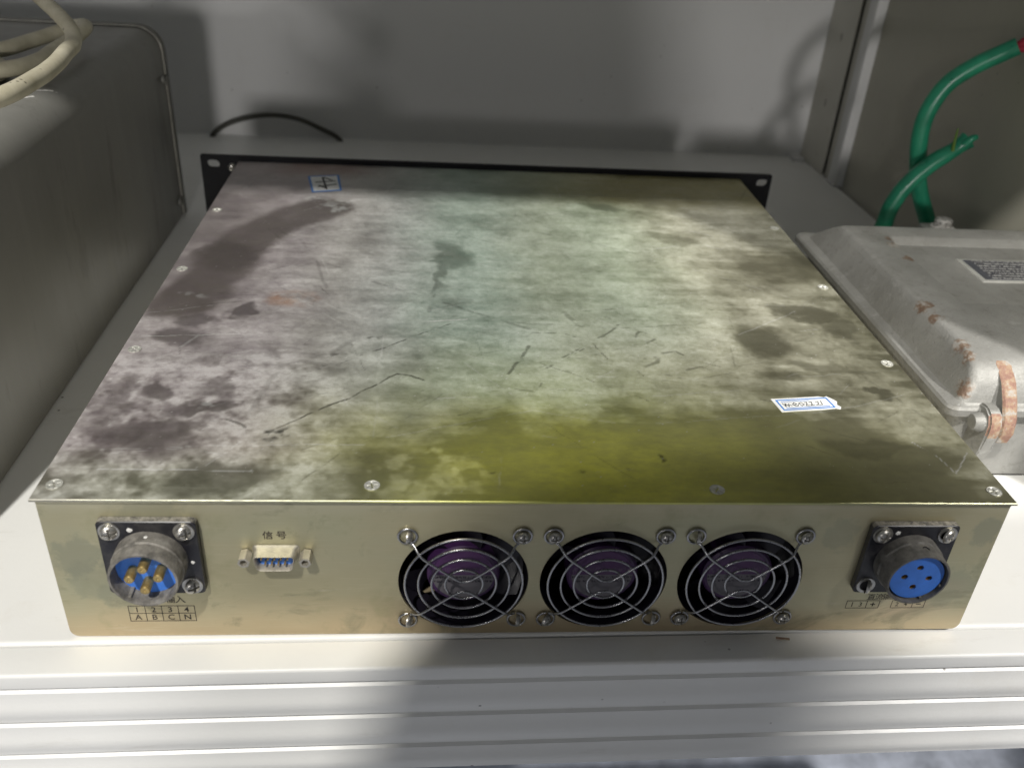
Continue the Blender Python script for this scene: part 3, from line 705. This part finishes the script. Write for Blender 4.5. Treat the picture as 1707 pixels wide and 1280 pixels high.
# ---- nine pin connector
dc = (-.1152, .0499)
def dshape(s, w=.0092, h=.0040, r=.0022):
    top = [(w, h), (-w, h)]; bot = [(-w + .0013, -h), (w - .0013, -h)]; P = [Vector(p) for p in top + bot]; out = []
    for i, p in enumerate(P):
        a = (P[i - 1] - p).normalized(); b = (P[(i + 1) % 4] - p).normalized()
        for k in range(6):
            t = k / 5; q = p + a * r * (1 - t) ** 2 + b * r * t ** 2; out.append((q.x * s, q.y * s))
    return out
dsub_me = bmesh.new()
loft(dsub_me, [[(dc[0] + a, y, dc[1] + b) for a, b in dshape(s)] for y, s in ((.0006, 1.14), (-.0004, 1.06), (-.0010, 1.0), (-.0062, .97), (-.0065, .95), (-.0062, .91), (-.0015, .91))], False, False)
dsub = put('signal_connector', tomesh(dsub_me, angle=50), M['tin'], unit)
bm = bmesh.new(); loft(bm, [[(dc[0] + a, y, dc[1] + b) for a, b in dshape(.92)] for y in (-.0012, -.0022)]); put('insulator', tomesh(bm), M['blue'], dsub)
pm = lathe_mesh([(.00042, 0), (.00042, .0030), (.0002, .0034), (.0001, .0034)], 8); pm.materials.append(M['brass'])
for k in range(5): put('pin', pm, None, dsub, (dc[0] - .0055 + .00275 * k, -.0022, dc[1] + .0015))
for k in range(4): put('pin', pm, None, dsub, (dc[0] - .0041 + .00275 * k, -.0022, dc[1] - .0014))
so = lathe_mesh([(.0028, -.0004), (.0028, .0052), (.0027, .0058), (.0017, .0058), (.0016, .0050), (.0014, .0030), (.0001, .0028)], 6); so.materials.append(M['tin'])
for s in (-1, 1): put('standoff', so, None, dsub, (dc[0] + s * .0129, 0, dc[1] + (0 if s < 0 else -.0001)), (0, R(12 * s), 0))

# ---- printed marks on the face
YP = .00074
def say(body, cx, cz, size, mat='ink', sx=1.): put('printed_text', text_mesh(body, size, sx), M[mat], unit, (cx, YP, cz))
say('信', -.1183, .0598, .0047); say('号', -.1125, .0598, .0047)
for ch, cx in zip('交流输入', (-.1743, -.1701, -.1637, -.1594)): say(ch, cx, .0227, .0046)
def grid(lines, wd=.00033):
    bm = bmesh.new(); strips(bm, lines, 'XZ', YP, wd); put('printed_table', tomesh(bm, smooth=False), M['ink'], unit)
xs = [-.1825 + .00718 * k for k in range(5)]
grid([[(xs[0], zz), (xs[4], zz)] for zz in (.0188, .0143, .0096)] + [[(a, .0188), (a, .0096)] for a in xs])
for k in range(4):
    say('1234'[k], xs[k] + .0036, .01655, .0044); say('ABCN'[k], xs[k] + .0036, .01195, .0044)
for a, b, c_ in ((.1490, .1590, .1652), (.1714, .1819, .1879)):
    grid([[(a, zz), (c_, zz)] for zz in (.0196, .0149)] + [[(q, .0196), (q, .0149)] for q in (a, b, c_)])
say('1', .1519, .01725, .0042, 'fade'); say('3', .1560, .01725, .0036, 'fade'); say('+', .1621, .01725, .0050, 'ink'); say('2', .1742, .01725, .0036, 'fade'); say('4', .1785, .01725, .0036, 'fade'); say('−', .1849, .01725, .0050, 'ink')
for ch, cx in zip('直流输出', (.1602, .1640, .1678, .1716)): say(ch, cx, .0222, .0043, 'fade')

# ---- stickers on the lid
st = bpy.data.objects.new('blue_bordered_sticker', None); st.empty_display_size = .01
def flat(name, quad, zoff, mat, parent, th=.00012):
    bm = bmesh.new(); loft(bm, [[(a, b, H + zz) for a, b in quad] for zz in (zoff - th, zoff)]); return put(name, tomesh(bm, smooth=False), mat, parent)
Q = [Vector(p) for p in ((.1271, .0715), (.1605, .0756), (.1584, .0877), (.1251, .0839))]
def inq(u, v): return (Q[0] * (1 - u) * (1 - v) + Q[1] * u * (1 - v) + Q[2] * u * v + Q[3] * (1 - u) * v)
def quad(u0, u1, v0, v1): return [inq(u0, v0), inq(u1, v0), inq(u1, v1), inq(u0, v1)]
bm = bmesh.new(); tear = [(0, 0), (.3, .01), (.7, 0), (.9, .05), (.96, -.02), (1, .12), (.97, .3), (1.02, .55), (.98, .8), (.93, 1), (.88, .93), (.8, 1.02), (.4, 1), (0, 1)]
loft(bm, [[(inq(u, v).x, inq(u, v).y, H + zz) for u, v in tear] for zz in (.00003, .00022)])
stick = put('sticker', tomesh(bm, smooth=False), M['stickwhite'], lid); stick['label'] = 'small white sticker with blue border and handwriting'
bm = bmesh.new()
def band(u0, u1, v0, v1, t):
    for a in ((u0, u1, v0, v0 + t * 2.6), (u0, u1, v1 - t * 2.6, v1), (u0, u0 + t, v0 + t * 2.6, v1 - t * 2.6), (u1 - t, u1, v0 + t * 2.6, v1 - t * 2.6)):
        bm.faces.new([bm.verts.new((p.x, p.y, H + .00028)) for p in quad(*a)])
band(.05, .91, .10, .90, .028)
for a in ((.12, .84, .22, .27), (.12, .60, .72, .76)): bm.faces.new([bm.verts.new((p.x, p.y, H + .00028)) for p in quad(*a)])
put('border', tomesh(bm, smooth=False), M['stickblue'], stick)
hw = [[(.12, .62), (.14, .36), (.16, .60), (.19, .36), (.21, .55), (.24, .40)], [(.30, .38), (.27, .50), (.31, .62), (.34, .52), (.28, .44), (.33, .36), (.36, .48)], [(.40, .36), (.38, .56), (.43, .62), (.45, .44), (.40, .38)],
      [(.48, .60), (.52, .62), (.50, .46), (.47, .36), (.53, .36)], [(.56, .60), (.60, .62), (.58, .44), (.55, .36), (.61, .38)], [(.64, .38), (.645, .36)], [(.67, .60), (.71, .62), (.69, .46), (.66, .38), (.72, .36)], [(.76, .64), (.74, .36)]]
bm = bmesh.new(); strips(bm, [[inq(*p) for p in l] for l in hw], 'XY', H + .00032, .00042); put('handwriting', tomesh(bm, smooth=False), M['pen'], stick)
Q2 = [Vector(p) for p in ((-.1436, .3729), (-.1216, .3792), (-.1274, .4160), (-.1515, .4104))]
s2 = flat('sticker', Q2, .0002, M['stickblue'], lid)
s2['label'] = 'small square white sticker with a black mark near the far edge'
Q = Q2
flat('paper', quad(.07, .93, .06, .94), .0003, M['stickwhite'], s2, .00008)
bm = bmesh.new()
strips(bm, [[inq(.46, .86), inq(.50, .14)]], 'XY', H + .00034, .0016); strips(bm, [[inq(.22, .58), inq(.82, .60)], [inq(.26, .30), inq(.84, .40)]], 'XY', H + .00036, .0017)
strips(bm, [[inq(.50, .86), inq(.72, .66)], [inq(.44, .22), inq(.30, .36)]], 'XY', H + .00038, .0018)
put('black_mark', tomesh(bm, smooth=False), M['pen'], s2)
# foil label peeling from the right side
bm = bmesh.new(); rows = []
for i in range(7):
    u = i / 6; rows.append([bm.verts.new((W2 - .0010 + .0105 * u ** 1.3, .010 + .004 * u, zz)) for zz in (.056 - .012 * u, .042 - .010 * u, .030 - .004 * u, .016 - .002 * u + .006 * (1 - u))])
for A, B in zip(rows, rows[1:]):
    for k in range(3): bm.faces.new([A[k], A[k + 1], B[k + 1], B[k]])
bmesh.ops.solidify(bm, geom=bm.faces[:], thickness=.0003)
fo = put('peeling_label', tomesh(bm), M['foil'], unit); fo['label'] = 'grey speckled foil label peeling off the right side'

# ------------------------------------------------------------------ the grey case at the left
cs = empty('equipment_case', (-.45, .29, 0), 'large grey painted metal case with rounded edges beside the unit', 'case')
CX0, CX1, CY0, CY1, CH = -.72, -.285, .035, .522, .166
rr_ = .020
sec = [(CX1, .0015)] + [(CX1, .02)] + [(CX1 - rr_ + rr_ * math.cos(R(a)), CH - rr_ + rr_ * math.sin(R(a))) for a in range(0, 91, 10)] + [(CX0 + rr_ - rr_ * math.sin(R(a)), CH - rr_ + rr_ * math.cos(R(a))) for a in range(0, 91, 10)] + [(CX0, .0015)]
def scaled(d): return [(x + (-d if x > -.5 else d), z - (d if z > .01 else 0)) for x, z in sec]
bm = bmesh.new()
loft(bm, [[(x, y, z) for x, z in scaled(d)] for y, d in ((CY0, .0015), (CY0 + .0015, 0), (CY1, 0))])
put('cover', tomesh(bm), M['case'], cs)
bm = bmesh.new(); loft(bm, [[(x, y, z) for x, z in scaled(-.0020)] for y in (CY1 + .0004, CY1 + .0075)]); put('rear_flange', tomesh(bm), M['casedark'], cs)
bm = bmesh.new(); pth = [Vector((x, CY1 - .0006, z)) for x, z in scaled(-.0012)[:18]]; btube(bm, pth, .00045, 8); put('edge_strip', tomesh(bm), M['rim'], cs)
rv = lathe_mesh([(.0032, 0), (.0028, .0012), (.0001, .0018)], 16, 'X'); rv.materials.append(M['case'])
for zz in (.127, .018): put('rivet', rv, None, cs, (CX1 + .0018, CY1 - .012, zz), (0, R(180), 0))
for zz in (.120, .012):
    bm = bmesh.new(); bbox(bm, CX1 + .0002, CX1 + .0030, CY1 - .004, CY1 + .0004, zz, zz + .008, .0006); put('edge_clip', tomesh(bm), M['casedark'], cs)
for pts in ([(-.312, .298), (-.302, .304), (-.297, .311), (-.292, .315)], [(-.318, .275), (-.310, .280), (-.304, .283), (-.300, .291)], [(-.345, .255), (-.325, .262), (-.312, .264)]):
    bm = bmesh.new(); btube(bm, spline([(a, b, CH - max(0, (a + .305)) ** 2 * 30 + .0001) for a, b in pts], 8), .0007, 6, jitter=.9)
    for v in bm.verts: v.co.z = CH + (v.co.z - CH) * .25 - (max(0, v.co.x + .305) ** 2) * 24 + .0002
    put('scuff', tomesh(bm), M['white'], cs)

# coil of white cable lying on it
cb = tube('white_cable', [(-.46, .50, .275), (-.38, .42, .245), (-.335, .370, .227), (-.301, .335, .2155), (-.276, .3055, .205), (-.2695, .290, .1985), (-.2680, .272, .1970), (-.2630, .240, .1968), (-.2605, .205, .197), (-.2640, .160, .197), (-.30, .120, .190), (-.38, .10, .180), (-.50, .12, .1735)], .0047, M['pvc'], None, 14, 12)
tag(cb, 'aged white cable dropping from the top edge into bright light on the case', 'cable')
cb2 = tube('white_cable', [(-.70, .30, .173), (-.50, .325, .174), (-.40, .345, .175), (-.352, .363, .176), (-.338, .396, .177), (-.327, .424, .179), (-.314, .428, .183), (-.304, .410, .185), (-.3045, .382, .182), (-.309, .360, .179), (-.3105, .330, .1775), (-.325, .305, .177), (-.39, .275, .175), (-.55, .25, .1735)], .0050, M['pvc'], None, 14, 10)
tag(cb2, 'dim white cable bent back on itself in a loop on the case', 'cable')
cb4 = tube('white_cable', [(-.60, .205, .1725), (-.45, .228, .1725), (-.37, .270, .1725), (-.338, .295, .1725), (-.332, .325, .1725), (-.36, .345, .1725), (-.5, .36, .1725)], .0055, M['pvc'], None, 12, 10)
tag(cb4, 'lowest yellowish white cable lying flat on the case', 'cable')

# ------------------------------------------------------------------ cast switch box at the right
sb = empty('switch_box', (.33, .25, 0), 'weathered cast aluminium switch box with nameplate and chipped red lugs', 'switch box')
def rl(x0, x1, y0, y1, r, z, n=6): return [(a, b, z) for a, b in rrect(x0, x1, y0, y1, r, n)]
bm = bmesh.new(); loft(bm, [rl(.2585, .4135, .128, .374, .008, .0004), rl(.2575, .4138, .125, .376, .009, .003), rl(.2555, .4140, .1215, .378, .010, .0475), rl(.2570, .4138, .123, .377, .009, .0492)])
put('base', tomesh(bm, angle=40), M['cast'], sb)
TZ = .0800
secs = [rl(.2475, .4140, .1175, .384, .006, .0490), rl(.2462, .4142, .1160, .385, .007, .0500), rl(.2462, .4142, .1160, .385, .007, .0540), rl(.2475, .4140, .1170, .3840, .007, .0556), rl(.2510, .4138, .1185, .3800, .007, .0562),
        rl(.2532, .4135, .1195, .3740, .006, .0572), rl(.2542, .4132, .1200, .3720, .006, .0590), rl(.2580, .4130, .1225, .3600, .006, .0680), rl(.2604, .4128, .1275, .3500, .006, .0745),
        rl(.2620, .4126, .1360, .3420, .006, .0786), rl(.2632, .4124, .1450, .3390, .006, .0798), rl(.2650, .4122, .1580, .3365, .006, TZ + .0002), rl(.2895, .4080, .2030, .3185, .003, TZ + .0004), rl(.2905, .4075, .2040, .3175, .003, TZ), rl(.2935, .4060, .2075, .3120, .003, TZ - .0045)]
bm = bmesh.new(); loft(bm, secs); put('cover', tomesh(bm, angle=28), M['cast'], sb)
box('nameplate', .3300, .3900, .2480, .2870, TZ - .0046, TZ - .0036, M['platelight'], sb, .0002)
npl = [o for o in sb.children if o.name.startswith('nameplate')][0]
box('dark_field', .3335, .3885, .2510, .2845, TZ - .0036, TZ - .0034, M['platedark'], npl)
box('printed_lines', .3395, .3880, .2520, .2835, TZ - .0034, TZ - .0033, M['plate'], npl)
# rust along the left upper edge and the front corner
def smear(name, pts, r, mat, parent, sq=.35, jit=.9):
    bm = bmesh.new(); btube(bm, spline(pts, 10), r, 7, jitter=jit); return put(name, tomesh(bm), mat, parent)
# fin-shaped lug on the cover front
fy = [(.1360, .0782), (.1290, .0762), (.1200, .0700), (.1130, .0610), (.1078, .0520), (.1062, .0440), (.1085, .0370), (.1150, .0335), (.1200, .0370), (.1220, .0440), (.1225, .0520), (.1240, .0620), (.1300, .0730)]
bm = bmesh.new(); loft(bm, [[(xx, y + d * .6, z) for (y, z) in fy] for xx, d in ((.2752, .0025), (.2764, .0003), (.2830, .0003), (.2842, .0025))])
me = tomesh(bm, angle=40); me.materials.append(M['cast']); me.materials.append(M['rust'])
for p in me.polygons:
    if p.normal.y < -.25 and abs(p.normal.x) < .75 and p.center.z > .038: p.material_index = 1
put('hook_lug', me, None, sb)
# hinge lug with bolt
ly = [(.128, .0120), (.128, .0400), (.1240, .0545), (.1195, .0580), (.1130, .0590), (.1075, .0565), (.1045, .0510), (.1042, .0440), (.1060, .0330), (.1100, .0200), (.1160, .0120)]
bm = bmesh.new(); loft(bm, [[(xx, y, z) for y, z in ly] for xx in (.2655, .2735)]); bmesh.ops.bevel(bm, geom=bm.edges[:], offset=.0012, segments=2, affect='EDGES')
me = tomesh(bm, angle=40); me.materials.append(M['cast']); me.materials.append(M['rust'])
for p in me.polygons:
    if p.normal.y < -.4 and .040 < p.center.z < .0565: p.material_index = 1
lug = put('hinge_lug', me, None, sb)
bm = bmesh.new(); blathe(bm, [(.0058, 0), (.0058, .0018), (.0050, .0034), (.0048, .0052), (.0044, .0060), (.0001, .0062)], 28, 'X', (.2655, .1125, .0490)); put('bolt', tomesh(bm), M['cast'], lug)
# bolt on its ear at the far side
bm = bmesh.new(); bbox(bm, .358, .386, .366, .400, .050, .0625, .003); ear = put('ear', tomesh(bm), M['cast'], sb)
bm = bmesh.new(); blathe(bm, [(.0095, 0), (.0095, .0022), (.0068, .0024), (.0072, .0075), (.0060, .0088), (.0001, .0092)], 24, 'Z', (.3715, .385, .0622)); put('bolt', tomesh(bm), M['foil'], ear)

# green cables behind the box
g1 = empty('green_cable', (.3867, .43, 0), 'long green cable arching up behind the switch box with red cores', 'cable')
p1 = [(.400, .425, .004), (.395, .43, .025), (.3867, .43, .0469), (.3688, .43, .0783), (.3593, .43, .1045), (.3542, .43, .1299), (.3559, .43, .1498), (.3652, .43, .1695), (.3807, .427, .1843), (.398, .422, .1965), (.4065, .418, .2030)]
tube('sheath', p1, .0070, M['green'], g1, 18, 10)
tube('core', [(.398, .422, .1965), (.4070, .4185, .2030), (.414, .412, .214), (.420, .405, .226)], .0034, M['redcore'], g1, 10)
tube('core', [(.398, .422, .1965), (.4080, .4165, .2015), (.418, .408, .2045), (.430, .400, .206)], .0034, M['redcore'], g1, 10)
g2 = empty('green_cable', (.3342, .41, 0), 'short green cable stub with a split open end', 'cable')
p2 = [(.322, .405, .004), (.3285, .408, .028), (.3342, .41, .0531), (.3361, .41, .071), (.3439, .41, .0897), (.3592, .41, .1082), (.3758, .41, .1215), (.3850, .41, .1300)]
n_ = 10 * 7 + 1
tube('sheath', p2, [.0070 if i < 55 else .0070 - .0012 * math.sin((i - 55) / 15 * math.pi) + .0009 * (i - 55) / 15 for i in range(n_)], M['green'], g2, 18, 10)
tube('torn_edge', [(.3805, .405, .1275), (.3840, .403, .1330), (.3880, .403, .1345)], [.004 - .0001 * i for i in range(21)], M['green'], g2, 8)
tube('core', [(.372, .405, .122), (.3700, .403, .132), (.3690, .402, .141)], [.0016 - .00005 * i for i in range(21)], M['greencore'], g2, 8)

# dark cable on the shelf at the back wall
dcb = tube('dark_cable', [(-.318, .780, -.012), (-.3105, .779, .0035), (-.2923, .776, .0165), (-.2641, .775, .0258), (-.2365, .775, .0288), (-.2093, .775, .0248), (-.1856, .776, .0145), (-.1665, .779, .0035), (-.158, .780, -.012)], .0029, M['cablegrey'], None, 12, 10)
tag(dcb, 'thin dark cable arching in front of the back wall', 'cable')
# brown paint flake by the right fan
bm = bmesh.new(); bbox(bm, .1180, .1245, -.0040, -.0028, -.0009, -.0004, .0001); fl = put('paint_flake', tomesh(bm), M['rust']); tag(fl, 'tiny brown flake on the sill below the right fan', 'flake'); fl.rotation_euler = (0, 0, R(-8)); fl.location = (0, .0155, .0013)

# ------------------------------------------------------------------ the photographer, behind the camera (casts the soft shadow)
def figure():
    J = {'pelvis': ((.06, -.75, .10), .15), 'waist': ((.058, -.71, .28), .14), 'chest': ((.02, -.62, .54), .145), 'upper': ((.01, -.53, .73), .11), 'neck': ((.010, -.55, .82), .055), 'jaw': ((.010, -.54, .855), .062), 'head': ((.010, -.56, .915), .080), 'crown': ((.010, -.60, .965), .06),
         'shl': ((-.185, -.490, .755), .068), 'shr': ((.190, -.490, .735), .066), 'ell': ((-.235, -.52, .49), .050), 'elr': ((.250, -.51, .49), .050), 'wrl': ((-.135, -.385, .320), .032), 'wrr': ((.055, -.385, .320), .032),
         'hal': ((-.125, -.352, .322), .026), 'har': ((.028, -.352, .322), .026), 'hil': ((-.04, -.75, .0), .11), 'hir': ((.16, -.75, .0), .11), 'knl': ((-.05, -.75, -.38), .075), 'knr': ((.17, -.75, -.38), .075), 'anl': ((-.05, -.79, -.73), .05), 'anr': ((.17, -.79, -.73), .05), 'tol': ((-.06, -.67, -.765), .04), 'tor': ((.18, -.67, -.765), .04)}
    E_ = [('pelvis', 'waist'), ('waist', 'chest'), ('chest', 'upper'), ('upper', 'neck'), ('neck', 'jaw'), ('jaw', 'head'), ('head', 'crown'), ('upper', 'shl'), ('upper', 'shr'), ('shl', 'ell'), ('shr', 'elr'), ('ell', 'wrl'), ('elr', 'wrr'), ('wrl', 'hal'), ('wrr', 'har'), ('pelvis', 'hil'), ('pelvis', 'hir'), ('hil', 'knl'), ('hir', 'knr'), ('knl', 'anl'), ('knr', 'anr'), ('anl', 'tol'), ('anr', 'tor')]
    ks = list(J); me = bpy.data.meshes.new('person'); me.from_pydata([J[k][0] for k in ks], [(ks.index(a), ks.index(b)) for a, b in E_], [])
    o = bpy.data.objects.new('person', me); COL.objects.link(o)
    md = o.modifiers.new('skin', 'SKIN'); md.use_smooth_shade = True
    sv = me.skin_vertices[0].data
    for i, k in enumerate(ks): sv[i].radius = (J[k][1],) * 2; sv[i].use_root = (k == 'pelvis')
    sd = o.modifiers.new('sub', 'SUBSURF'); sd.levels = 2; sd.render_levels = 2
    me.materials.append(M['cloth']); return o
person = figure(); tag(person, 'person in dark clothes standing in front of the shelf holding a phone', 'person')
ph = box('phone', -.0395, .0395, -.0045, .0045, -.08, .08, M['black'], None, .003); tag(ph, 'black phone held by the photographer', 'phone')
ph.location = camo.location + camo.rotation_euler.to_matrix() @ Vector((.045, 0, .016)); ph.rotation_euler = (camo.rotation_euler.to_matrix() @ Matrix.Rotation(R(90), 3, 'X') @ Matrix.Rotation(R(90), 3, 'Y')).to_euler()
